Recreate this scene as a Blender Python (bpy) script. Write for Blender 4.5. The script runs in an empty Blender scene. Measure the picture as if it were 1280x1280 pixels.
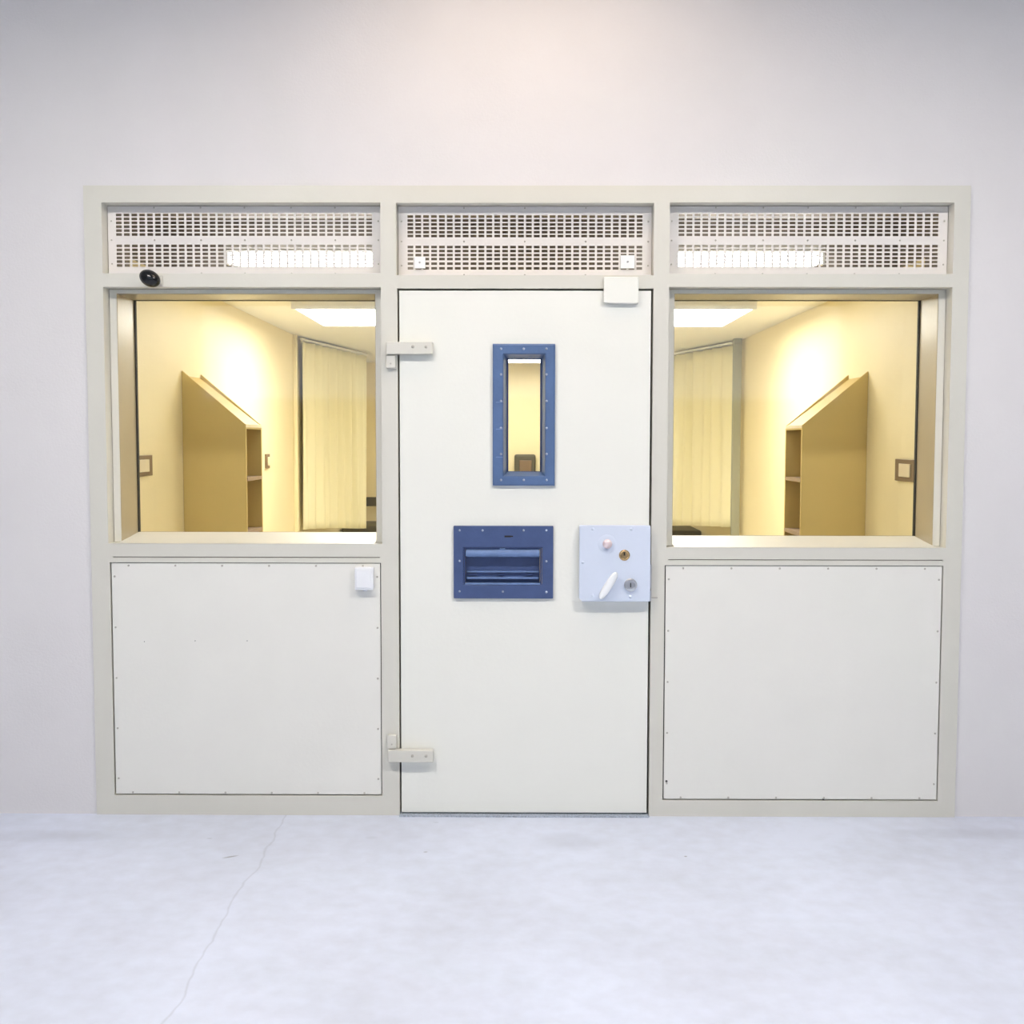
import bpy, bmesh, math, random
from mathutils import Vector, Matrix
random.seed(7)
C = bpy.context.scene.collection
S = bpy.context.scene
# ---------------------------------------------------------------- camera
F_PX = 1420.0
RT = Vector((0.99998136, 0.00593264, 0.00144628)); UP = Vector((-0.0018154, 0.06269143, 0.99803131)); FW = Vector((-0.00583029, 0.99801533, -0.06270103))
CAM = Vector((-0.0274884, -4.6, 1.54495692))
cd = bpy.data.cameras.new('camera'); cam = bpy.data.objects.new('camera', cd); C.objects.link(cam)
cd.sensor_width = 36; cd.lens = 36 * F_PX / 1280; cd.clip_start = .05
m = Matrix((( RT.x, UP.x, -FW.x, CAM.x), (RT.y, UP.y, -FW.y, CAM.y), (RT.z, UP.z, -FW.z, CAM.z), (0, 0, 0, 1)))
cam.matrix_world = m
S.camera = cam
# ---------------------------------------------------------------- world, exposure, daylight
w = bpy.data.worlds.new('world'); S.world = w; w.use_nodes = True
w.node_tree.nodes['Background'].inputs[0].default_value = (.80, .88, 1, 1)
w.node_tree.nodes['Background'].inputs[1].default_value = 1.0
S.view_settings.view_transform = 'Standard'; S.view_settings.look = 'None'
S.view_settings.exposure = 0.0; S.view_settings.gamma = 1; S.view_settings.use_curve_mapping = False

def area(name, loc, rot, sx, sy, power, col):
    l = bpy.data.lights.new(name, 'AREA'); l.shape = 'RECTANGLE'; l.size = sx; l.size_y = sy; l.energy = power; l.color = col
    o = bpy.data.objects.new(name, l); C.objects.link(o); o.location = loc; o.rotation_euler = rot
    return o
# daylight entering through the hall's long high window behind the camera
area('daylight', (0, -8.55, 2.72), (math.radians(90), 0, 0), 7.6, 1.36, 50, (.62, .80, 1))
HALL_LIGHT = 94.0          # emission of the hall ceiling diffusers
CELL_LIGHT = 22.0         # emission of the cell ceiling diffusers
TUBE_LIGHT = 24.0
FAR_FILL = 17.0  # emission of the lamp added over the cell's far end
NEAR_LIGHT = 6.8

def P(px, py, Y=0.0):
    d = FW + RT * ((px - 640) / F_PX) - UP * ((py - 640) / F_PX)
    return CAM + d * ((Y - CAM.y) / d.y)
def PZ(px, py, Z=0.0):
    d = FW + RT * ((px - 640) / F_PX) - UP * ((py - 640) / F_PX)
    return CAM + d * ((Z - CAM.z) / d.z)
def rr(x0, y0, x1, y1, Y=0.0):
    a, b = P(x0, y0, Y), P(x1, y1, Y)
    return (a.x, b.x, b.z, a.z)          # x0,x1,z0,z1

# ---------------------------------------------------------------- materials
def mat(name, col, rough=.5, metal=0, bump=0, bscale=60, var=0, vscale=4, emit=0, spec=.5, coat=0):
    m = bpy.data.materials.new(name); m.use_nodes = True; n = m.node_tree.nodes; l = m.node_tree.links
    b = n['Principled BSDF']; b.inputs['Base Color'].default_value = (*col, 1); b.inputs['Roughness'].default_value = rough
    b.inputs['Metallic'].default_value = metal; b.inputs['Specular IOR Level'].default_value = spec; b.inputs['Coat Weight'].default_value = coat
    tc = n.new('ShaderNodeTexCoord')
    if emit:
        b.inputs['Emission Color'].default_value = (*col, 1); b.inputs['Emission Strength'].default_value = emit
    if bump:
        t = n.new('ShaderNodeTexNoise'); t.inputs['Scale'].default_value = bscale; t.inputs['Detail'].default_value = 4
        l.new(tc.outputs['Object'], t.inputs['Vector'])
        bp = n.new('ShaderNodeBump'); bp.inputs['Strength'].default_value = bump; bp.inputs['Distance'].default_value = .01
        l.new(t.outputs['Fac'], bp.inputs['Height']); l.new(bp.outputs['Normal'], b.inputs['Normal'])
    if var:
        t = n.new('ShaderNodeTexNoise'); t.inputs['Scale'].default_value = vscale; t.inputs['Detail'].default_value = 5
        l.new(tc.outputs['Object'], t.inputs['Vector'])
        r = n.new('ShaderNodeValToRGB'); r.color_ramp.elements[0].position = .3; r.color_ramp.elements[1].position = .7
        r.color_ramp.elements[0].color = (*[c * (1 - var) for c in col], 1); r.color_ramp.elements[1].color = (*[min(1, c * (1 + var * .5)) for c in col], 1)
        l.new(t.outputs['Fac'], r.inputs['Fac']); l.new(r.outputs['Color'], b.inputs['Base Color'])
    return m
M = dict(
    hall=mat('painted_plaster', (.79, .765, .765), .75, bump=.12, bscale=120, var=.02),
    hallside=mat('hall_side_paint', (.42, .43, .45), .8, bump=.1),
    hallceil=mat('hall_ceiling_paint', (.45, .45, .45), .8, bump=.1),  # greyed so the unseen ceiling bounces less light
    frame=mat('cream_steel_paint', (.72, .70, .625), .42, bump=.05, bscale=90, var=.02),
    jamb=mat('shaded_cream_steel', (.46, .385, .25), .32, bump=.04, bscale=90, var=.04),  # cream frame paint with the recess shadow mixed into its colour
    door=mat('door_enamel', (.89, .885, .815), .42, bump=.05, bscale=70, var=.012),
    panel=mat('infill_enamel', (.86, .845, .785), .45, bump=.07, bscale=70, var=.02),
    grille=mat('grille_enamel', (.80, .765, .73), .45, bump=.03, var=.02),
    blue=mat('blue_enamel', (.095, .165, .33), .38, bump=.12, bscale=60, var=.12, vscale=14),
    hatch=mat('hatch_blue_enamel', (.062, .098, .235), .38, bump=.12, bscale=60, var=.12, vscale=14),
    recess=mat('recess_shade_paint', (.24, .21, .18), .7, bump=.05),  # dark colour stands in for shade behind the vents; also backs the grooves
    darkblue=mat('dark_blue_enamel', (.03, .055, .16), .45, bump=.1, var=.1),
    bluelight=mat('worn_blue_enamel', (.16, .25, .48), .35, bump=.1, var=.15, vscale=30),
    lock=mat('pale_blue_grey_enamel', (.70, .765, .90), .35, bump=.04, bscale=60, var=.02),
    white=mat('white_plastic', (.90, .91, .94), .35),
    handle=mat('white_enamel', (.93, .95, .96), .25),
    steel=mat('brushed_steel', (.62, .62, .64), .3, metal=.9, bump=.05),
    paintscrew=mat('screw_painted', (.52, .49, .43), .45, bump=.05),
    bluescrew=mat('screw_zinc', (.55, .62, .78), .25, metal=.4, bump=.03),
    darkscrew=mat('screw_dark', (.08, .075, .07), .5, bump=.03),
    brass=mat('brass', (.72, .50, .25), .25, metal=.9, bump=.03),
    pink=mat('pinkish_steel', (.85, .70, .70), .3, metal=.3, bump=.03),
    black=mat('black_gloss_plastic', (.008, .009, .010), .18, bump=.02),
    dark=mat('dark_rubber_gap_shade', (.02, .018, .015), .7, bump=.03),  # black of the gasket and key slots, and shade behind panel and door gaps
    cell=mat('yellow_cell_paint', (.89, .775, .49), .5, bump=.08, bscale=80, var=.02),
    cellceil=mat('cell_ceiling_paint', (.86, .83, .74), .6, bump=.06),
    cellfloor=mat('cell_floor_vinyl', (.62, .58, .48), .4, bump=.05, var=.08),
    ply=mat('tan_laminate', (.64, .475, .165), .5, bump=.04, var=.06, vscale=3),
    plyedge=mat('pale_board_edge', (.80, .70, .50), .5, bump=.03),
    plydark=mat('brown_laminate', (.34, .235, .15), .55, bump=.04, var=.05),
    curtain=mat('cream_curtain_cloth', (.90, .84, .58), .85, bump=.15, bscale=200),
    brown=mat('brown_plate', (.20, .13, .07), .45, bump=.04),
    rocker=mat('pale_rocker', (.78, .68, .48), .4, bump=.02),
    post=mat('grey_green_post_paint', (.36, .36, .27), .5, bump=.05),
    bench=mat('dark_bench_vinyl', (.09, .08, .05), .5, bump=.05),
    lamp=mat('lamp_housing', (.85, .84, .80), .4, bump=.02),
    pad=mat('threshold_grit', (.55, .62, .72), .8, bump=.9, bscale=260, var=.35, vscale=160),
)
def emis(name, col, s):
    m = bpy.data.materials.new(name); m.use_nodes = True; n = m.node_tree.nodes; n.clear()
    e = n.new('ShaderNodeEmission'); e.inputs[0].default_value = (*col, 1); e.inputs[1].default_value = s
    o = n.new('ShaderNodeOutputMaterial'); m.node_tree.links.new(e.outputs[0], o.inputs[0]); return m
M['hall_em'] = emis('hall_diffuser', (1, .955, .91), HALL_LIGHT)
M['near_em'] = emis('near_hall_diffuser', (1, .80, .60), NEAR_LIGHT)
M['far_fill_em'] = emis('far_fill_diffuser', (1, .965, .87), FAR_FILL)
M['cell_em'] = emis('cell_diffuser', (1, .965, .87), CELL_LIGHT)
M['tube_em'] = emis('fluorescent_tube', (1, .97, .90), TUBE_LIGHT)
def glass():
    m = bpy.data.materials.new('clear_glazing'); m.use_nodes = True; n = m.node_tree.nodes; l = m.node_tree.links; n.clear()
    t = n.new('ShaderNodeBsdfTransparent'); t.inputs[0].default_value = (.985, .99, .98, 1)
    g = n.new('ShaderNodeBsdfGlossy'); g.inputs['Roughness'].default_value = .05
    f = n.new('ShaderNodeFresnel'); f.inputs['IOR'].default_value = 1.6
    geo = n.new('ShaderNodeNewGeometry'); s = n.new('ShaderNodeMath'); s.operation = 'SUBTRACT'; s.inputs[0].default_value = 1
    mu = n.new('ShaderNodeMath'); mu.operation = 'MULTIPLY'
    l.new(geo.outputs['Backfacing'], s.inputs[1]); l.new(f.outputs[0], mu.inputs[0]); l.new(s.outputs[0], mu.inputs[1])
    mx = n.new('ShaderNodeMixShader'); l.new(mu.outputs[0], mx.inputs[0]); l.new(t.outputs[0], mx.inputs[1]); l.new(g.outputs[0], mx.inputs[2])
    o = n.new('ShaderNodeOutputMaterial'); l.new(mx.outputs[0], o.inputs[0]); return m
M['glass'] = glass()
def floor_mat():
    m = mat('polished_concrete', (.60, .63, .73), .38, bump=.06, bscale=25)
    n = m.node_tree.nodes; l = m.node_tree.links; b = n['Principled BSDF']
    geo = n.new('ShaderNodeNewGeometry')
    def noise(sc, det, vec=None):
        t = n.new('ShaderNodeTexNoise'); t.inputs['Scale'].default_value = sc; t.inputs['Detail'].default_value = det
        l.new(vec or geo.outputs['Position'], t.inputs['Vector']); return t.outputs['Fac']
    def mth(op, a, b_=None, c=None, clamp=False):
        x = n.new('ShaderNodeMath'); x.operation = op; x.use_clamp = clamp
        for i, v in enumerate((a, b_, c)):
            if v is None: continue
            if isinstance(v, (int, float)): x.inputs[i].default_value = v
            else: l.new(v, x.inputs[i])
        return x.outputs[0]
    sp = n.new('ShaderNodeSeparateXYZ'); l.new(geo.outputs['Position'], sp.inputs[0])
    X, Y = sp.outputs[0], sp.outputs[1]
    r = n.new('ShaderNodeValToRGB'); e = r.color_ramp.elements
    e[0].position = .32; e[0].color = (.57, .60, .70, 1); e[1].position = .62; e[1].color = (.69, .74, .88, 1)
    l.new(mth('ADD', mth('MULTIPLY', noise(1.3, 8), .65), mth('MULTIPLY', noise(14, 6), .35)), r.inputs['Fac'])
    # hairline crack, with a wandering course
    a, c = PZ(356, 1022), PZ(298, 1120)
    dx, dy = c.x - a.x, c.y - a.y; L = math.hypot(dx, dy); nx, ny = -dy / L, dx / L
    dist = mth('ADD', mth('ADD', mth('MULTIPLY', X, nx), mth('MULTIPLY', Y, ny)), -(a.x * nx + a.y * ny))
    dist = mth('ADD', dist, mth('MULTIPLY', mth('SUBTRACT', noise(3, 3), .5), .10))
    crack = mth('SUBTRACT', 1, mth('DIVIDE', mth('ABSOLUTE', dist), .006), clamp=True)
    mask = mth('MULTIPLY', crack, .22)
    # scuffs and dark specks
    for (px, py, rx, ry, ang, s) in ((288, 1071, .035, .008, .5, .75), (262, 1048, .014, .006, 0, .4), (532, 1065, .010, .008, .3, .5), (857, 1070.5, .007, .007, 0, .8),
                                     (710, 1052, .16, .12, 0, .16), (68, 1045, .3, .08, 0, .18), (1215, 1042, .4, .07, 0, .16), (545, 1028, .015, .006, 0, .3), (464, 1047, .03, .02, 0, .12)):
        p = PZ(px, py); ca, sa = math.cos(ang), math.sin(ang)
        u = mth('DIVIDE', mth('ADD', mth('ADD', mth('MULTIPLY', X, ca), mth('MULTIPLY', Y, sa)), -(p.x * ca + p.y * sa)), rx)
        v = mth('DIVIDE', mth('ADD', mth('ADD', mth('MULTIPLY', X, -sa), mth('MULTIPLY', Y, ca)), -(-p.x * sa + p.y * ca)), ry)
        q = mth('SUBTRACT', 1, mth('ADD', mth('MULTIPLY', u, u), mth('MULTIPLY', v, v)), clamp=True)
        mask = mth('MAXIMUM', mask, mth('MULTIPLY', q, s))
    mx = n.new('ShaderNodeMix'); mx.data_type = 'RGBA'; l.new(mask, mx.inputs['Factor']); l.new(r.outputs['Color'], mx.inputs['A']); mx.inputs['B'].default_value = (.16, .16, .18, 1)
    l.new(mx.outputs['Result'], b.inputs['Base Color'])
    return m
M['floor'] = floor_mat()

# ---------------------------------------------------------------- mesh helpers
WL = {}
def obj(name, bm, m, parent=None, bevel=0, smooth=False, seg=2):
    bmesh.ops.recalc_face_normals(bm, faces=bm.faces)
    vs = [v.co for v in bm.verts]
    lo = Vector([min(v[i] for v in vs) for i in range(3)]); hi = Vector([max(v[i] for v in vs) for i in range(3)])
    base = Vector(((lo.x + hi.x) / 2, (lo.y + hi.y) / 2, lo.z))
    for v in bm.verts: v.co -= base
    me = bpy.data.meshes.new(name); bm.to_mesh(me); bm.free(); me.materials.append(M[m])
    o = bpy.data.objects.new(name, me); C.objects.link(o)
    if parent: o.parent = parent; o.location = base - WL[parent.name]
    else: o.location = base
    WL[o.name] = base
    if smooth:
        for p in me.polygons: p.use_smooth = True
        me.set_sharp_from_angle(angle=math.radians(40))
    if bevel:
        b = o.modifiers.new('bevel', 'BEVEL'); b.width = bevel; b.segments = seg; b.limit_method = 'ANGLE'
    return o
def empty(name, loc):
    o = bpy.data.objects.new(name, None); C.objects.link(o); o.location = loc; o.empty_display_size = .1; WL[o.name] = Vector(loc); return o
def tag(o, label, cat=None, group=None, kind=None):
    o['label'] = label
    if cat: o['category'] = cat
    if group: o['group'] = group
    if kind: o['kind'] = kind
    return o
def dup(root, off, label=None):
    r = root.copy(); C.objects.link(r); r.location = root.location + Vector(off)
    WL[r.name] = WL[root.name] + Vector(off)
    def rec(a, b):
        for ch in list(a.children):
            c = ch.copy(); C.objects.link(c); c.parent = b; rec(ch, c)
    rec(root, r)
    if label: r['label'] = label
    return r
def B(*boxes):
    bm = bmesh.new()
    for (x0, x1, y0, y1, z0, z1) in boxes:
        v = [bm.verts.new(c) for c in ((x0, y0, z0), (x1, y0, z0), (x1, y1, z0), (x0, y1, z0), (x0, y0, z1), (x1, y0, z1), (x1, y1, z1), (x0, y1, z1))]
        for f in ((0, 1, 2, 3), (4, 5, 6, 7), (0, 1, 5, 4), (1, 2, 6, 5), (2, 3, 7, 6), (3, 0, 4, 7)): bm.faces.new([v[i] for i in f])
    return bm
def cyl(c, axis, r, h, seg=24, r2=None, bm=None):
    """cylinder starting at c along axis"""
    bm = bm or bmesh.new(); ax = Vector(axis).normalized(); r2 = r if r2 is None else r2
    u = ax.orthogonal().normalized(); v = ax.cross(u); c = Vector(c)
    A = [bm.verts.new(c + (u * math.cos(t) + v * math.sin(t)) * r) for t in [2 * math.pi * i / seg for i in range(seg)]]
    Bv = [bm.verts.new(c + ax * h + (u * math.cos(t) + v * math.sin(t)) * r2) for t in [2 * math.pi * i / seg for i in range(seg)]]
    for i in range(seg): bm.faces.new((A[i], A[(i + 1) % seg], Bv[(i + 1) % seg], Bv[i]))
    bm.faces.new(A); bm.faces.new(Bv); return bm
def lathe(c, axis, prof, seg=24, bm=None):
    """prof: (radius, distance along axis) pairs"""
    bm = bm or bmesh.new(); ax = Vector(axis).normalized(); u = ax.orthogonal().normalized(); v = ax.cross(u); c = Vector(c); rings = []
    for r, h in prof:
        rings.append([bm.verts.new(c + ax * h + (u * math.cos(2 * math.pi * i / seg) + v * math.sin(2 * math.pi * i / seg)) * max(r, 1e-5)) for i in range(seg)])
    for a, b in zip(rings, rings[1:]):
        for i in range(seg): bm.faces.new((a[i], a[(i + 1) % seg], b[(i + 1) % seg], b[i]))
    bm.faces.new(rings[0]); bm.faces.new(rings[-1]); return bm
def grid_plate(xs, zs, hole, y0, y1):
    """plate in the XZ plane, one solid, with the cells for which hole(x,z) is true cut out"""
    bm = bmesh.new(); xs = sorted(set(round(x, 5) for x in xs)); zs = sorted(set(round(z, 5) for z in zs)); vc = {}
    def V(i, j, k):
        if (i, j, k) not in vc: vc[(i, j, k)] = bm.verts.new((xs[i], (y0, y1)[k], zs[j]))
        return vc[(i, j, k)]
    nx, nz = len(xs) - 1, len(zs) - 1
    sol = [[not hole((xs[i] + xs[i + 1]) / 2, (zs[j] + zs[j + 1]) / 2) for j in range(nz)] for i in range(nx)]
    s = lambda i, j: 0 <= i < nx and 0 <= j < nz and sol[i][j]
    for i in range(nx):
        for j in range(nz):
            if not sol[i][j]: continue
            for k in (0, 1): bm.faces.new((V(i, j, k), V(i + 1, j, k), V(i + 1, j + 1, k), V(i, j + 1, k)))
            if not s(i - 1, j): bm.faces.new((V(i, j, 0), V(i, j + 1, 0), V(i, j + 1, 1), V(i, j, 1)))
            if not s(i + 1, j): bm.faces.new((V(i + 1, j, 0), V(i + 1, j + 1, 0), V(i + 1, j + 1, 1), V(i + 1, j, 1)))
            if not s(i, j - 1): bm.faces.new((V(i, j, 0), V(i + 1, j, 0), V(i + 1, j, 1), V(i, j, 1)))
            if not s(i, j + 1): bm.faces.new((V(i, j + 1, 0), V(i + 1, j + 1, 0), V(i + 1, j + 1, 1), V(i, j + 1, 1)))
    return bm
def cut(outer, rects, y0, y1):
    xs = [outer[0], outer[1]]; zs = [outer[2], outer[3]]
    for r in rects: xs += r[:2]; zs += r[2:]
    xs = [min(max(x, outer[0]), outer[1]) for x in xs]; zs = [min(max(z, outer[2]), outer[3]) for z in zs]
    return grid_plate(xs, zs, lambda x, z: any(r[0] < x < r[1] and r[2] < z < r[3] for r in rects), y0, y1)
def inset(r, a, b=None):
    b = a if b is None else b
    return (r[0] + a, r[1] - a, r[2] + b, r[3] - b)
def prism(pts, y0, y1, axis='y'):
    bm = bmesh.new()
    f = (lambda p, t: (p[0], t, p[1])) if axis == 'y' else (lambda p, t: (t, p[0], p[1]))
    A = [bm.verts.new(f(p, y0)) for p in pts]; Bv = [bm.verts.new(f(p, y1)) for p in pts]; n = len(pts)
    bm.faces.new(A); bm.faces.new(Bv)
    for i in range(n): bm.faces.new((A[i], A[(i + 1) % n], Bv[(i + 1) % n], Bv[i]))
    return bm
def ss(o, label=None, cat=None):
    o['kind'] = 'structure'
    if label: o['label'] = label
    if cat: o['category'] = cat
    return o
def screws(parent, pts, Y, r, m, h=.004, name='screw'):
    """small domed screw heads facing the hall, sharing one mesh"""
    first = None
    for (x, z) in pts:
        if first is None:
            first = obj(name, lathe((x, Y, z), (0, -1, 0), [(r, 0), (r, h * .4), (r * .7, h * .85), (r * .25, h)], 12), m, parent, smooth=True); fx, fz = x, z
        else:
            c = first.copy(); C.objects.link(c); c.parent = parent; c.location = first.location + Vector((x - fx, 0, z - fz))

# ---------------------------------------------------------------- setting
T = .30                                   # depth of the dividing wall
W, H = 1.770, 2.560                       # steel front: half width, height
XW, CY1, CZ = 1.72, 7.0, 2.335            # cell: half width, back wall, ceiling height
ss(obj('floor', B((-5.2, 5.2, -8.8, T, -.10, 0)), 'floor'), 'pale blue grey concrete floor with a hairline crack', 'floor')
ss(obj('floor_inner', B((-1.9, 1.9, T, CY1 + .2, -.10, 0)), 'cellfloor'), 'beige floor inside the cell', 'floor').name = 'floor_2'
ss(obj('wall_front', cut((-5.2, 5.2, 0, 3.62), [(-W, W, -.01, H)], .010, T), 'hall'), 'off white plaster wall around the cream steel front', 'wall')
ss(obj('wall_left', B((-5.3, -5.2, -8.8, T, 0, 3.62)), 'hallside'), 'hall side wall on the left, outside the view', 'wall')
ss(obj('wall_right', B((5.2, 5.3, -8.8, T, 0, 3.62)), 'hallside'), 'hall side wall on the right, outside the view', 'wall')
ss(obj('wall_back', cut((-5.2, 5.2, 0, 3.62), [(-3.8, 3.8, 2.04, 3.40)], -8.5, -8.35), 'hallside'), 'hall wall behind the viewer with a long high window', 'wall')
ss(obj('ceiling', B((-5.3, 5.3, -8.8, T, 3.62, 3.72)), 'hallceil'), 'grey hall ceiling, outside the view, toned down to cut bounced light', 'ceiling')
# cell shell
ss(obj('wall_cell_left', B((-XW - .12, -XW, T, CY1, 0, CZ)), 'cell'), 'yellow painted side wall seen through the left window', 'wall')
ss(obj('wall_cell_right', B((XW, XW + .12, T, CY1, 0, CZ)), 'cell'), 'yellow painted side wall seen through the right window', 'wall')
ss(obj('wall_cell_back', B((-XW - .12, XW + .12, CY1, CY1 + .12, 0, 2.9)), 'cell'), 'yellow far wall of the cell seen through the door window', 'wall')
ss(obj('ceiling_cell', B((-XW - .12, XW + .12, .80, CY1, CZ, CZ + .08)), 'cellceil'), 'cream cell ceiling', 'ceiling')
ss(obj('ceiling_recess', B((-XW - .12, XW + .12, T, .80, 2.9, 2.98)), 'recess'), 'top of the lamp recess behind the vents, coloured dark for shade', 'ceiling')  # lamp recess, its shade put into the dark colour
ss(obj('wall_recess_back', B((-XW - .12, XW + .12, .72, .7995, CZ, 2.8999)), 'recess'), 'upright face behind the vents, coloured dark for shade', 'wall')
for sx in (-1, 1): ss(obj('wall_recess_' + ('left' if sx < 0 else 'right'), B((min(sx * XW, sx * (XW + .12)), max(sx * XW, sx * (XW + .12)), T, .7195, CZ + .0002, 2.8999)), 'recess'), 'end of the lamp recess coloured dark for shade, ' + ('left' if sx < 0 else 'right'), 'wall')
for n_, o_ in (('wall_cell_left', 'wall_inner_left'),): pass

# openings of the steel front
vent = [rr(126.8, 253, 474.4, 341.8), rr(494.8, 253.5, 817, 344), rr(838.0, 253, 1189.5, 342.5)]
win = [rr(128.6, 358.6, 479, 680), rr(836, 358.6, 1183.8, 685)]
pan = [rr(137.2, 703, 477.8, 995), rr(831, 706.5, 1172, 1001.5)]
dop = rr(496.6, 360.5, 811, 1018); dop = (dop[0], dop[1], -.01, dop[3])
strip = [(p[0], p[1], p[3] + .021, p[3] + .0265) for p in pan]    # groove under each window rail
def snapx(a, b):  # line up the stacked openings of a bay
    x0 = (a[0] + b[0]) / 2; x1 = (a[1] + b[1]) / 2
    return (x0, x1, a[2], a[3]), (x0, x1, b[2], b[3])
vent[0], win[0] = snapx(vent[0], win[0]); vent[2], win[1] = snapx(vent[2], win[1])
print('VENT', vent); print('WIN', win); print('PAN', pan); print('DOOR', dop)
fr = obj('trim_1', cut((-W, W, 0, H), vent + win + pan + [dop] + [(p[0] + .014, p[1] - .004, p[3] + .0205, p[3] + .0240) for p in pan], 0, T), 'frame', bevel=.0035)
tag(fr, 'cream painted steel frame holding the door, windows, vents and panels', 'frame', kind='structure')
# thin face grooves are separate narrow strips proud of the frame
for p in pan:
    pass
for p, lab in ((pan[0], 'thin dark groove above the left lower panel'), (pan[1], 'thin dark groove above the right lower panel')):
    o = obj('trim_' + ('2' if p is pan[0] else '3'), B((p[0] + .015, p[1] - .005, .008, .05, p[3] + .0206, p[3] + .0239)), 'recess')
    tag(o, lab, 'trim', kind='structure')
o = obj('trim_4', B((dop[0], dop[1], -.02, T, 0.0, .006)), 'pad'); tag(o, 'gritty pale blue threshold under the door', 'threshold', kind='structure')

# ---------------------------------------------------------------- vents
def vent_grille(r, c0, c1, n, rows1, rows2, label, sc):
    """c0/c1: pixel x of first and last hole centre; rows: pixel y of hole centres"""
    Y = .062; g = inset(r, .002)
    x0, x1 = P(c0, 300, Y).x, P(c1, 300, Y).x; hw, hh = .0116, .0054
    hx = [x0 + (x1 - x0) * i / (n - 1) for i in range(n)]
    hz = [P(640, y, Y).z for y in rows1 + rows2]
    xs = [g[0], g[1]] + [v for x in hx for v in (x - hw, x + hw)]; zs = [g[2], g[3]] + [v for z in hz for v in (z - hh, z + hh)]
    hole = lambda x, z: any(abs(x - a) < hw for a in hx) and any(abs(z - b) < hh for b in hz)
    root = empty('vent_grille', ((g[0] + g[1]) / 2, Y, g[2]))
    tag(root, label, 'vent grille', 'perforated vent grilles above the windows and door')
    obj('perforated_plate', grid_plate(xs, zs, hole, Y, Y + .003), 'grille', root)
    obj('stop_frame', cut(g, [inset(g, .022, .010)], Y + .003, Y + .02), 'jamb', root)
    obj('vent_shade_liner', cut(g, [inset(g, .005)], Y + .021, T - .001), 'recess', root)  # added dark liner, shades the lit head and sides of the opening
    zt, zb, zm = g[3] - .006, g[2] + .007, (hz[5] + hz[6]) / 2
    pts = [(g[0] + (g[1] - g[0]) * t, z) for t in sc for z in (zt, zm, zb)]
    for z in (g[2] + .045, zm, g[3] - .06): pts += [(g[0] + .014, z), (g[1] - .014, z)]
    screws(root, pts, Y, .0035, 'paintscrew', .003)
    return root
v0 = vent_grille(vent[0], 148.8, 461.5, 33, [268.8, 273.7, 278.6, 283.5, 288.4, 293.3], [307.5, 312.5, 317.5, 322.4, 327.2, 332.1], 'cream perforated vent grille above the left window, bright lamp on its right half', (.17, .34, .5, .67, .83))
v1 = vent_grille(vent[1], 512.9, 799.4, 30, [270.7, 275.6, 280.5, 285.3, 290.2, 295.0], [308.8, 313.8, 318.8, 323.8, 329.6, 335.4], 'narrower cream perforated vent grille above the door, between the other two', (.26, .5, .74))
v2 = vent_grille(vent[2], 851.8, 1169.0, 33, [268.8, 273.7, 278.6, 283.5, 288.4, 293.3], [307.5, 312.5, 317.5, 322.4, 327.2, 332.1], 'cream perforated vent grille above the right window, bright lamp on its left half', (.17, .34, .5, .67, .83))

# small square plates on the middle grille
for (a, b, c, d, lab) in ((518, 321.5, 532, 336, 'small cream square plate at the lower left corner of the middle vent grille'), (775.5, 319.5, 793, 336, 'small cream square plate at the lower right corner of the middle vent grille')):
    q = rr(a, b, c, d, .062); o = obj('square_plate', B((q[0], q[1], .050, .0618, q[2], q[3])), 'handle', bevel=.002)
    tag(o, lab, 'plate', 'square plates on the middle grille')
    screws(o, [((q[0] + q[1]) / 2, (q[2] + q[3]) / 2)], .050, .004, 'steel', .003)

# fluorescent battens behind the outer vents
def batten(px0, px1, label):
    Y = .47; z = P(640, 325.5, Y).z; x0, x1 = P(px0, 325, Y).x, P(px1, 325, Y).x
    root = empty('fluorescent_light', ((x0 + x1) / 2, Y, z - .05)); tag(root, label, 'lamp', 'fluorescent lamps behind the vents')
    obj('lamp_housing', prism([(Y - .035, z + .034), (Y + .06, z + .034), (Y + .06, z + .075), (Y - .02, z + .075)], x0, x1, 'x'), 'lamp', root, bevel=.003)
    for x in (x0 + .12, x1 - .12): obj('hanging_bracket', B((x - .012, x + .012, Y + .055, .7195, z + .045, z + .065)), 'lamp', root)
    t = obj('fluorescent_tube', lathe((x0 + .012, Y, z), (1, 0, 0), [(.012, 0), (.024, .03), (.0265, .06), (.0265, x1 - x0 - .084), (.024, x1 - x0 - .054), (.012, x1 - x0 - .024)], 20), 'tube_em', root, smooth=True)
    for x in (x0, x1 - .012): obj('end_cap', B((x, x + .012, Y - .02, Y + .03, z - .018, z + .04)), 'lamp', root, bevel=.002)
batten(283, 486, 'bright fluorescent tube lamp seen through the left vent grille')
batten(826, 1030, 'bright fluorescent tube lamp seen through the right vent grille')

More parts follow.
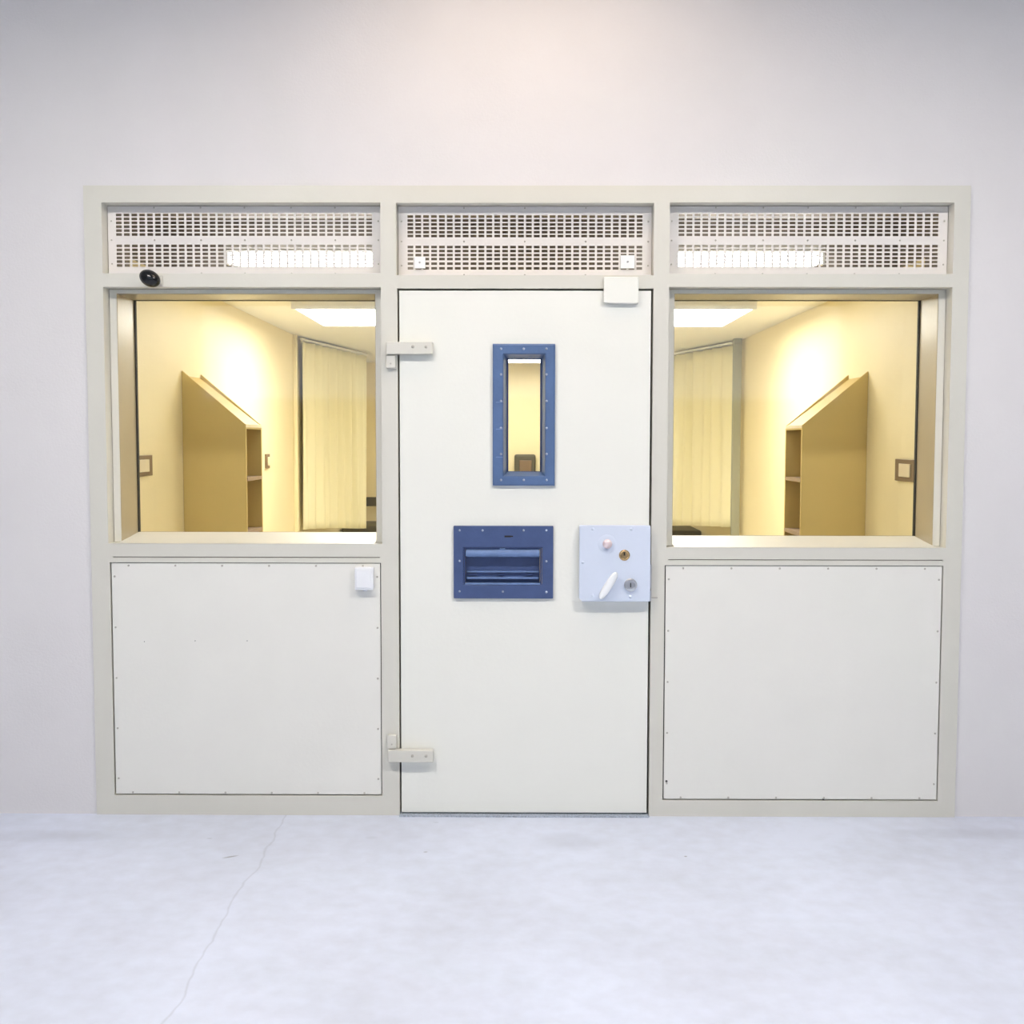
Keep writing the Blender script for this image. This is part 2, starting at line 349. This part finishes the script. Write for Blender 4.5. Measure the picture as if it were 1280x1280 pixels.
# ---------------------------------------------------------------- windows
def window(name, r, label, slope):
    ya = .068; inner = (r[0] + .032, r[1] - .032, r[2] + .004, r[3] - .020)
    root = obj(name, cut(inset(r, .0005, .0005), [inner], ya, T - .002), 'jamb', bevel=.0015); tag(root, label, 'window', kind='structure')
    fc = obj('face_trim', cut((r[0] + .002, r[1] - .002, r[2] + .002, r[3] - .002), [(inner[0] - .002, inner[1] + .002, inner[2] + .001, inner[3] + .002)], ya - .004, ya), 'frame', root)
    # sloping sill from the front edge up to the pane
    zf, zb = r[2] + .002, r[2] + slope
    obj('window_sill', prism([(.003, zf - .001), (ya, zf + .004), (T - .03, zb), (T - .03, r[2] + .0012), (.003, r[2] + .0008)], r[0] + .034, r[1] - .034, 'x'), 'frame', root)
    gi = (inner[0], inner[1], zb - .002, inner[3])
    obj('gasket', cut((gi[0] + .0005, gi[1] - .0005, gi[2], gi[3] - .0005), [inset(gi, .005, .0015)], T - .032, T - .012), 'dark', root)
    obj('glass_pane', B((gi[0] + .003, gi[1] - .003, T - .026, T - .018, gi[2] + .001, gi[3] - .002)), 'glass', root)
window('window_1', win[0], 'left window beside the door, a tan cabinet and a curtain behind its glass', .026)
window('window_2', win[1], 'right window beside the door, a tan cabinet standing right of centre behind its glass', .026)

# ---------------------------------------------------------------- lower panels
def infill(p, label, inner_scr):
    g = (p[0] + .005, p[1] - .004, p[2] + .005, p[3] - .003)
    o = obj('infill_panel', B((g[0], g[1], .004, .012, g[2], g[3])), 'panel', bevel=.0012)
    tag(o, label, 'panel', 'lower steel panels')
    w_, h_ = g[1] - g[0], g[3] - g[2]
    pts = []
    for i in range(5): z = g[3] - .055 - (h_ - .12) * i / 4; pts += [(g[0] + .012, z), (g[1] - .012, z)]
    for i in range(6): x = g[0] + .07 + (w_ - .14) * i / 5; pts.append((x, g[2] + .006)); pts.append((x, g[3] - .010))
    screws(o, pts, .004, .0042, 'paintscrew', .003)
    for (x, y, r) in inner_scr:
        q = P(x, y, .004); obj('mark', cyl((q.x, .0042, q.z), (0, -1, 0), r, .0012, 10), 'darkscrew', o)
    b = obj('gap_shade_sheet', B((p[0] + .001, p[1] - .001, .03, .04, p[2] + .001, p[3] - .001)), 'dark', o)  # black sheet puts shade into the gap around the panel
infill(pan[0], 'cream steel panel under the left window with a small white box', [(180.5, 802, .0018), (244, 801, .0018), (309, 801, .0018)])
infill(pan[1], 'plain cream steel panel under the right window, edged with screws', [(833, 976.5, .005), (1029, 999, .004)])

# ---------------------------------------------------------------- door
vis_o = rr(616, 430, 693.3, 607); vis_h = rr(629.5, 443, 681, 595); slot_o = rr(567, 657, 691.3, 748); slot_h = rr(579.3, 684, 677.3, 731)
leaf = (dop[0] + .007, dop[1] - .009, .012, dop[3] - .008)
DY = .004
door = obj('door_1', cut(leaf, [inset(vis_h, -.002), inset(slot_h, -.002)], DY, DY + .05), 'door', bevel=.0015)
tag(door, 'heavy cream steel door with narrow blue window, blue hatch and lock box', 'door', kind='structure')
# black stop added behind the door to put shade into the gap
obj('gap_shade_stop', B((dop[0] + .001, leaf[0] + .03, DY + .055, DY + .09, .01, dop[3] - .001), (leaf[1] - .03, dop[1] - .001, DY + .055, DY + .09, .01, dop[3] - .001), (dop[0] + .04, dop[1] - .04, DY + .055, DY + .09, leaf[3] - .03, dop[3] - .001)), 'dark', door)

# blue window surround with splayed reveal
def splay(outer, hole, inner, yf, yh, yi, m, name, parent, th=.004):
    """frame: flat face outer->hole at yf, then a splayed reveal hole->inner running back to yi"""
    bm = bmesh.new()
    def ring(r, y): return [bm.verts.new(c) for c in ((r[0], y, r[2]), (r[1], y, r[2]), (r[1], y, r[3]), (r[0], y, r[3]))]
    ch = .006
    R = [ring(outer, DY - .0003), ring(outer, yf + ch * .6), ring(inset(outer, ch), yf), ring(inset(hole, -.004), yf), ring(hole, yf + .004), ring(inner, yi), ring(inset(inner, -th), yi), ring(inset(hole, -.0015), DY - .0003)]
    for a, b in zip(R, R[1:] + R[:1]):
        for i in range(4): bm.faces.new((a[i], a[(i + 1) % 4], b[(i + 1) % 4], b[i]))
    return obj(name, bm, m, parent)
YF = -.014
vis_i = inset(vis_h, .0135, .0135)
vs = splay(vis_o, vis_h, (vis_h[0] + .013, vis_h[1] - .013, vis_h[2] + .016, vis_h[3] - .014), YF, 0, .045, 'blue', 'window_surround', door); vs['label'] = 'blue steel surround of the narrow door window'
obj('inner_bead', cut((vis_h[0] - .001, vis_h[1] + .001, vis_h[2] - .001, vis_h[3] + .001), [(vis_h[0] + .019, vis_h[1] - .019, vis_h[2] + .018, vis_h[3] - .017)], .0455, .0535), 'darkblue', vs)
zs_ = [436, 468, 501.3, 535, 567.5, 600]
bp = [(P(x, y, YF).x, P(x, y, YF).z) for x in (626.3, 683.2) for y in zs_] + [(P(654.7, y, YF).x, P(654.7, y, YF).z) for y in (436, 600)]
screws(vs, bp, YF + .0005, .0052, 'bluescrew', .004, 'bolt')
obj('glass_pane', B((vis_h[0] + .002, vis_h[1] - .002, .047, .052, vis_h[2] + .002, vis_h[3] - .002)), 'glass', vs)
# dents along the left flange
dents = bmesh.new()
for y in (502.5, 536, 571):
    q = P(625, y, YF); dents2 = B((q.x - .017, q.x + .012, YF - .0015, YF + .001, q.z - .0035, q.z)); me = bpy.data.meshes.new('t'); dents2.to_mesh(me); dents2.free(); dents.from_mesh(me); bpy.data.meshes.remove(me)
obj('flange_edge', dents, 'bluelight', vs, bevel=.001)

# blue food hatch
fh = obj('food_hatch', cut(slot_o, [slot_h], -.010, DY - .0003), 'hatch', door, bevel=.003); fh['label'] = 'blue steel food hatch below the door window'
g = slot_h
obj('hatch_recess', cut(inset(g, .0005), [inset(g, .007, .006)], -.006, .052), 'darkblue', fh)
obj('hatch_flap', B((g[0] + .008, g[1] - .008, .030, .036, g[2] + .006, g[3] - .006)), 'hatch', fh)
zc = g[3] - .024
bar = bmesh.new(); x0, x1 = g[0] + .009, g[1] - .009
lathe((x0, -.004, zc), (1, 0, 0), [(.012, 0), (.0155, .003), (.0155, x1 - x0 - .003), (.012, x1 - x0)], 24, bar)
obj('hatch_bar', bar, 'bluelight', fh, smooth=True)
obj('hatch_catch', B(((x0 + x1) / 2 - .012, (x0 + x1) / 2 + .010, -.010, .0, zc + .015, zc + .021)), 'bluelight', fh, bevel=.001)
za = g[2]
obj('hatch_rib', B((x0 + .004, x1 - .004, .018, .031, za + .048, za + .054)), 'bluelight', fh, bevel=.001)
obj('hatch_rib', B((x0 + .004, x1 - .004, .010, .031, za + .022, za + .030)), 'bluelight', fh, bevel=.001)
obj('hatch_rib', B((x0 - .002, x1 + .002, -.008, .010, za + .001, za + .008)), 'bluelight', fh, bevel=.001)
for t in (.1, .47, .86): x = x0 + (x1 - x0) * t; obj('rib_notch', B((x - .014, x + .014, .014, .0305, za + .037, za + .043)), 'darkblue', fh)
q = P(635.5, 670.5, -.01)
obj('key_slot', B((q.x - .016, q.x + .010, -.0112, -.009, q.z - .0035, q.z + .0035), (q.x + .008, q.x + .019, -.0112, -.009, q.z - .002, q.z + .003)), 'dark', fh)
pts = [(P(x, y, -.01).x, P(x, y, -.01).z) for x, y in ((574.5, 663), (603.2, 663), (654.5, 663), (683, 663), (574.5, 701), (683, 701.5), (574.5, 739.2), (628.6, 739.5), (683, 740))]
screws(fh, pts, -.0097, .0048, 'bluescrew', .004)

# lock box
LB = rr(724.5, 657, 812.5, 752, -.04); LY = -.042
c = .012
poly = [(LB[0] + c, LB[2]), (LB[1], LB[2]), (LB[1], LB[3]), (LB[0] + .003, LB[3]), (LB[0], LB[3] - .003), (LB[0], LB[2] + c)]
lk = obj('lock_case', prism(poly, LY, -.0005), 'lock', door, bevel=.004, seg=3); lk['label'] = 'pale blue grey lock box at the right edge of the door'
lp = lambda x, y, Y=LY: P(x, y, Y)
q = lp(759, 680)
obj('cup_plate', lathe((q.x, LY + .0005, q.z), (0, -1, 0), [(.037, 0), (.037, .002), (.034, .003), (.022, .0025)], 32), 'lock', lk, smooth=True)
obj('release_knob', lathe((q.x, LY - .002, q.z + .001), (0, -1, 0), [(.017, 0), (.019, .006), (.019, .012), (.015, .017), (.006, .019)], 24), 'pink', lk, smooth=True)
q = lp(780.5, 694)
kc = obj('brass_keyhole', lathe((q.x, LY + .0005, q.z), (0, -1, 0), [(.022, 0), (.022, .003), (.018, .006), (.014, .005), (.013, .002)], 28), 'brass', lk, smooth=True)
obj('key_slot', B((q.x - .003, q.x + .003, LY - .0065, LY - .001, q.z - .001, q.z + .012)), 'dark', kc)
q = lp(788, 731)
kc = obj('key_cylinder', lathe((q.x, LY + .0005, q.z), (0, -1, 0), [(.026, 0), (.026, .012), (.023, .015), (.017, .014), (.016, .010), (.008, .010)], 28), 'steel', lk, smooth=True)
obj('key_slot', B((q.x - .002, q.x + .002, LY - .0115, LY - .008, q.z - .009, q.z + .009)), 'dark', kc)
# tilted oval lever
a, b = lp(770, 717, LY - .03), lp(751, 747, LY - .03); ctr = (a + b) / 2; L = (b - a).length / 2 + .006; ux = (b - a).normalized(); uz = Vector((-ux.z, 0, ux.x))
bm = bmesh.new(); n_ = 28; prof = [(.6, 0), (.9, -.004), (1, -.010), (.9, -.016), (.6, -.019)]
rings = []
for s_, dy in prof:
    rr_ = []
    for i in range(n_):
        t = 2 * math.pi * i / n_; cs, sn = math.cos(t), math.sin(t)
        e = abs(cs) ** .75 * (1 if cs > 0 else -1)
        rr_.append(bm.verts.new(ctr + ux * (e * (L * (1 - (1 - s_) * .12))) + uz * (math.copysign(abs(sn) ** .8, sn) * .0165 * s_) + Vector((0, dy + .012, 0))))
    rings.append(rr_)
for r1, r2 in zip(rings, rings[1:]):
    for i in range(n_): bm.faces.new((r1[i], r1[(i + 1) % n_], r2[(i + 1) % n_], r2[i]))
bm.faces.new(rings[0]); bm.faces.new(rings[-1])
lv = obj('lever_handle', bm, 'handle', lk, smooth=True); lv['label'] = 'white oval turn lever, tilted'
e_ = (a * .35 + b * .65)
obj('lever_spindle', cyl((e_.x, LY + .0005, e_.z), (0, -1, 0), .009, .022), 'lock', lk, smooth=True)
pts = [(lp(x, y).x, lp(x, y).z) for x, y in ((741, 661), (789, 661.5), (728.5, 703), (741, 744.5), (788, 746))]
screws(lk, pts, LY + .0005, .0062, 'lock', .005)
q0, q1 = lp(811, 700, -.02), lp(824, 746, -.0)
obj('latch_bolt', B((LB[1] + .0005, LB[1] + .006, -.035, -.004, LB[2] + .002, LB[2] + .044), (LB[1] + .0005, LB[1] + .006, -.035, -.004, LB[2] + .052, LB[2] + .15)), 'steel', lk)
obj('strike_edge', B((LB[1] + .001, LB[1] + .035, -.006, -.0006, LB[2] + .008, LB[2] + .013)), 'paintscrew', lk, bevel=.0006)

# hinges
def hinge(sx0, sy0, sx1, sy1, kx0, ky0, kx1, ky1, bolts, label):
    s = rr(sx0, sy0, sx1, sy1, -.02); k = rr(kx0, ky0, kx1, ky1, -.02)
    h = obj('hinge', B((s[0], s[1], -.034, -.0008, s[2], s[3])), 'frame', door, bevel=.003); h['label'] = label
    kn = obj('hinge_knuckle', B((k[0], k[1], -.022, -.0008, k[2], k[3])), 'frame', h, bevel=.004, seg=3)
    pts = [(P(x, y, -.034).x, P(x, y, -.034).z) for x, y in bolts]
    screws(h, pts, -.0338, .0062, 'paintscrew', .004, 'bolt')
    screws(kn, [((k[0] + k[1]) / 2, (k[2] * .65 + k[3] * .35))], -.0218, .0032, 'paintscrew', .002, 'pin')
hinge(483, 427.5, 541, 443, 482, 443.8, 494.6, 460.3, ((516, 433.3), (532.5, 433.6)), 'upper hinge strap with two bolts')
hinge(485.5, 937, 541.5, 952, 484, 919, 495.5, 936.4, ((515.5, 945), (532.5, 945)), 'lower hinge strap with two bolts')

# ---------------------------------------------------------------- small fittings on the front
q = rr(755, 346, 798.3, 379.5, -.02)
bm = prism([(q[0], q[3]), (q[1], q[3]), (q[1], q[2] + .003), (q[1] - .02, q[2]), (q[0] + .03, q[2] + .002), (q[0], q[2] + .004)], -.022, -.0005)
tag(obj('door_contact_cover', bm, 'door', bevel=.003), 'small cream cover plate over the top right corner of the door', 'cover plate')
q = rr(443.5, 709, 467, 737.5, -.02)
sb = obj('switch_box', B((q[0], q[1], -.030, .0035, q[2], q[3])), 'white', bevel=.005, seg=3)
tag(sb, 'small white plastic box on the panel under the left window', 'switch box')
obj('switch_cover', B((q[0] + .007, q[1] - .007, -.034, -.0295, q[2] + .010, q[3] - .010)), 'white', sb, bevel=.002)
obj('cable_gland', cyl(((q[0] + q[1]) / 2 + .004, -.014, q[2] + .001), (0, 0, -1), .009, .006, 16), 'white', sb)
# camera
root = empty('security_camera', P(190, 355, -.03)); tag(root, 'small black oval camera on the frame above the left window', 'camera')
ctr = P(187.3, 348, -.055); ang = math.radians(-28)
bm = bmesh.new(); bmesh.ops.create_uvsphere(bm, u_segments=32, v_segments=20, radius=1)
R_ = Matrix.Rotation(-ang, 4, 'Y')
for v in bm.verts: v.co = R_ @ Vector((v.co.x * .043, v.co.y * .034, v.co.z * .032)) + ctr
obj('housing', bm, 'black', root, smooth=True)
q = P(199, 350, -.01)
obj('bracket', B((q.x - .020, q.x + .014, -.022, -.0005, q.z - .020, q.z + .018)), 'frame', root, bevel=.004)
obj('bracket_arm', cyl((q.x - .012, -.015, q.z), (-1, -.8, .05), .008, .03, 14), 'lock', root)
q = P(178.5, 343.5, -.078)
obj('housing_glint', lathe((q.x, -.071, q.z), (0, -1, 0), [(.004, 0), (.004, .004), (.002, .006)], 12), 'white', root, smooth=True)  # white dot painting a glint onto the black housing

# ---------------------------------------------------------------- inside the cell
def wardrobe(sgn, label):
    yf, yb = 1.12, 1.48; t = .018
    xo = sgn * (XW - .001); xi = sgn * P(308 if sgn < 0 else 1001.6, 600, yf).x * sgn
    xi = P(308 if sgn < 0 else 1001.6, 600, yf).x
    zt = P(222, 463, yf).z; zi = P(308, 530.5, yf).z
    z_ = lambda x: zt + (zi - zt) * (x - xo) / (xi - xo)
    root = empty('wardrobe', ((xo + xi) / 2, (yf + yb) / 2, 0)); tag(root, label, 'cabinet', 'tan wardrobes with sloping tops')
    pl = [(xo, 0), (xi, 0), (xi, zi), (xo, zt)]
    obj('side_panel', prism(pl, yf, yf + t), 'ply', root, bevel=.001)
    obj('side_panel', prism(pl, yb - t, yb), 'ply', root, bevel=.001)
    dz = .022
    obj('top_board', prism([(xo, zt - dz - t), (xi, zi - dz * .2 - t), (xi, zi - dz * .2), (xo, zt - dz)], yf + t + .0005, yb - t - .0005), 'ply', root)
    xe = xi - sgn * .004
    dv = (xo + xi) / 2
    obj('divider', B((min(dv, dv + .01), max(dv, dv + .01), yf + t + .0005, yb - t - .0005, .02, z_(dv) - .05)), 'plydark', root)
    e1, e2 = sorted((dv + .01 if sgn < 0 else dv, xi - sgn * .002))
    for zc_, nm in ((P(309, 597.3, yf).z, 'shelf'), (P(309, 665, yf).z, 'shelf'), (.70, 'shelf'), (.38, 'shelf'), (.06, 'shelf')):
        obj(nm, B((e1, e2, yf + t + .0005, yb - t - .0005, zc_ - t, zc_)), 'plydark', root)
        s1, s2 = sorted((xi - sgn * .0018, xi))
        obj('edge_band', B((s1, s2, yf + t + .0005, yb - t - .0005, zc_ - t, zc_)), 'plyedge', root)
    s1, s2 = sorted((xi, xi + -sgn * .002))
    obj('edge_band', B((s1, s2, yf, yb, zi - .014, zi + .001)), 'plyedge', root)
wardrobe(-1, 'tan wardrobe with sloping top and open shelves behind the left window')
wardrobe(1, 'tan wardrobe with sloping top and open shelves behind the right window')

def wall_switch(px0, px1, py0, py1, sgn, label):
    xw = sgn * XW
    def yat(px):
        d = FW + RT * ((px - 640) / F_PX) - UP * ((582 - 640) / F_PX); t = (xw - CAM.x) / d.x; return CAM.y + t * d.y
    ya, yb = sorted((yat(px0), yat(px1))); D = (ya + yb) / 2
    z1, z0 = P(640, py0, D).z, P(640, py1, D).z
    x0, x1 = sorted((xw - sgn * .0008, xw - sgn * .014)); s0, s1 = sorted((xw - sgn * .0138, xw - sgn * .020))
    o = obj('wall_switch', B((x0, x1, ya, yb, z0, z1)), 'brown', bevel=.002); tag(o, label, 'switch', 'wall switches inside the cell')
    a, b = (yb - ya) * .24, (z1 - z0) * .2
    obj('rocker', B((s0, s1, ya + a, yb - a, z0 + b, z1 - b)), 'rocker', o, bevel=.002)
wall_switch(163.5, 187, 570, 596, -1, 'brown framed switch plate at the left edge of the left window')
wall_switch(1122.5, 1149, 573.5, 601, 1, 'brown framed switch plate at the right edge of the right window')
wall_switch(331, 335, 568, 586, -1, 'tiny switch plate on the wall just right of the left wardrobe')

# posts and curtains
def post(sgn, px0, px1, Y, m, label):
    a, b = P(px0, 500, Y).x, P(px1, 500, Y).x
    a, b = max(a, -XW + .001), min(b, XW - .001)
    root = obj('curtain_post', B((a, b, Y, Y + .05, 0, CZ - .0005)), m, bevel=.003); tag(root, label, 'post')
    obj('post_collar', B((a - .006 * (sgn > 0), b + .006 * (sgn < 0), Y - .008, Y - .0005, CZ - .10, CZ - .04)), m, root, bevel=.003)
post(1, 916.5, 926.5, 4.25, 'post', 'grey green post beside the curtain behind the right window')
post(-1, 356, 371, 3.95, 'cell', 'yellow post left of the curtain behind the left window')
def curtain(p0, p1, z0, z1, folds, label, sgn):
    root = empty('privacy_curtain', ((p0[0] + p1[0]) / 2, (p0[1] + p1[1]) / 2, z0)); tag(root, label, 'curtain', 'cream curtains inside the cell')
    bm = bmesh.new(); nu, nv = folds * 14, 20; d = Vector((p1[0] - p0[0], p1[1] - p0[1], 0)); nrm = Vector((d.y, -d.x, 0)).normalized(); rows = []
    ph = [random.uniform(.7, 1.3) for _ in range(folds + 2)]
    for j in range(nv + 1):
        v = j / nv; row = []
        for i in range(nu + 1):
            u = i / nu; k = u * folds; zh = z0 - .10 * u; am = ph[int(k)] * (1 - k % 1) + ph[int(k) + 1] * (k % 1)
            off = .030 * am * math.sin(2 * math.pi * k + .8 * math.sin(3 * u)) * (1 - .25 * v) + .008 * math.sin(9 * k + 2 * v)
            row.append(bm.verts.new(Vector((p0[0], p0[1], 0)) + d * u + nrm * off + Vector((0, 0, zh + (z1 - zh) * v + .006 * math.sin(5 * u) * (1 - v)))))
        rows.append(row)
    for a, b in zip(rows, rows[1:]):
        for i in range(nu): bm.faces.new((a[i], a[i + 1], b[i + 1], b[i]))
    o = obj('curtain_cloth', bm, 'curtain', root, smooth=True); s = o.modifiers.new('thickness', 'SOLIDIFY'); s.thickness = .003
    t = d.normalized(); L = d.length
    tb = bmesh.new(); cyl((p0[0], p0[1], z1 + .018), (t.x, t.y, 0), .010, L + .03, 12, bm=tb)
    obj('curtain_track', tb, 'lamp', root, smooth=True)
curtain((1.655, 4.40), (1.20, 6.0), .86, CZ - .04, 9, 'cream curtain hanging behind the left part of the right window', 1)
curtain((-1.685, 4.10), (-1.40, 5.6), .86, CZ - .04, 9, 'cream curtain hanging behind the right part of the left window', -1)

def bench(x0, x1, y0, y1, zs, zr, label):
    root = empty('bench', ((x0 + x1) / 2, (y0 + y1) / 2, 0)); tag(root, label, 'bench', 'dark benches at the far end of the cell')
    obj('seat', B((x0, x1, y0, y1, zs - .09, zs)), 'bench', root, bevel=.02, seg=3)
    for x in (x0 + .05, x1 - .11):
        for y in (y0 + .05, y1 - .11): obj('leg', B((x, x + .06, y, y + .06, 0, zs - .0905)), 'post', root, bevel=.004)
    if zr: 
        obj('back_rail', B((x0, x1, y1 - .045, y1 - .005, zr - .09, zr)), 'bench', root, bevel=.008)
        for x in (x0 + .06, x1 - .12): obj('rail_support', B((x, x + .05, y1 - .044, y1 - .006, zs - .01, zr - .0905)), 'post', root)
bench(-1.70, -.62, 6.1, 6.75, .74, .98, 'dark bench with a back rail at the far end, seen past the left curtain')
bench(.66, 1.70, 6.1, 6.75, .70, 0, 'dark backless bench at the far end, under the right curtain')
q = rr(643, 568, 669.5, 594, CY1 - .1)
wb = obj('wall_box', B((q[0], q[1], CY1 - .1, CY1 - .0008, q[2], q[3])), 'bench', bevel=.02, seg=3); tag(wb, 'dark brown box on the far wall, low in the door window', 'box')
obj('box_lid', B((q[0] + .05, q[1] - .04, CY1 - .108, CY1 - .0985, q[2] + .03, q[3] - .06)), 'brown', wb, bevel=.01)

def ceiling_light(x0, x1, y0, y1, z, label, em, grp):
    root = empty('ceiling_light', ((x0 + x1) / 2, (y0 + y1) / 2, z - .05)); tag(root, label, 'ceiling light', grp)
    bm = B((x0, x1, y0, y0 + .02, z - .045, z - .0008), (x0, x1, y1 - .02, y1, z - .045, z - .0008), (x0, x0 + .02, y0 + .0201, y1 - .0201, z - .045, z - .0008), (x1 - .02, x1, y0 + .0201, y1 - .0201, z - .045, z - .0008))
    obj('frame', bm, 'lamp', root); obj('diffuser', B((x0 + .021, x1 - .021, y0 + .021, y1 - .021, z - .040, z - .02)), em, root)
ceiling_light(-1.32, -.62, 1.9, 2.9, CZ, 'glowing ceiling light behind the upper right part of the left window', 'cell_em', 'cell ceiling lights')
ceiling_light(.62, 1.32, 1.9, 2.9, CZ, 'glowing ceiling light behind the upper left part of the right window', 'cell_em', 'cell ceiling lights')
ceiling_light(-.35, .35, 5.6, 6.4, CZ, 'added ceiling light brightening the far end of the cell', 'far_fill_em', 'cell ceiling lights')  # unseen lamp added to brighten the back wall and curtains
# hall ceiling lights
ceiling_light(-.60, .60, -.95, -.45, 3.62, 'warm hall ceiling light just above the steel front', 'near_em', 'hall ceiling lights')
for x in (-1.5, 1.5):
    ceiling_light(x - .6, x + .6, -2.5, -2.22, 3.62, 'hall ceiling light above and in front of the steel front', 'hall_em', 'hall ceiling lights')
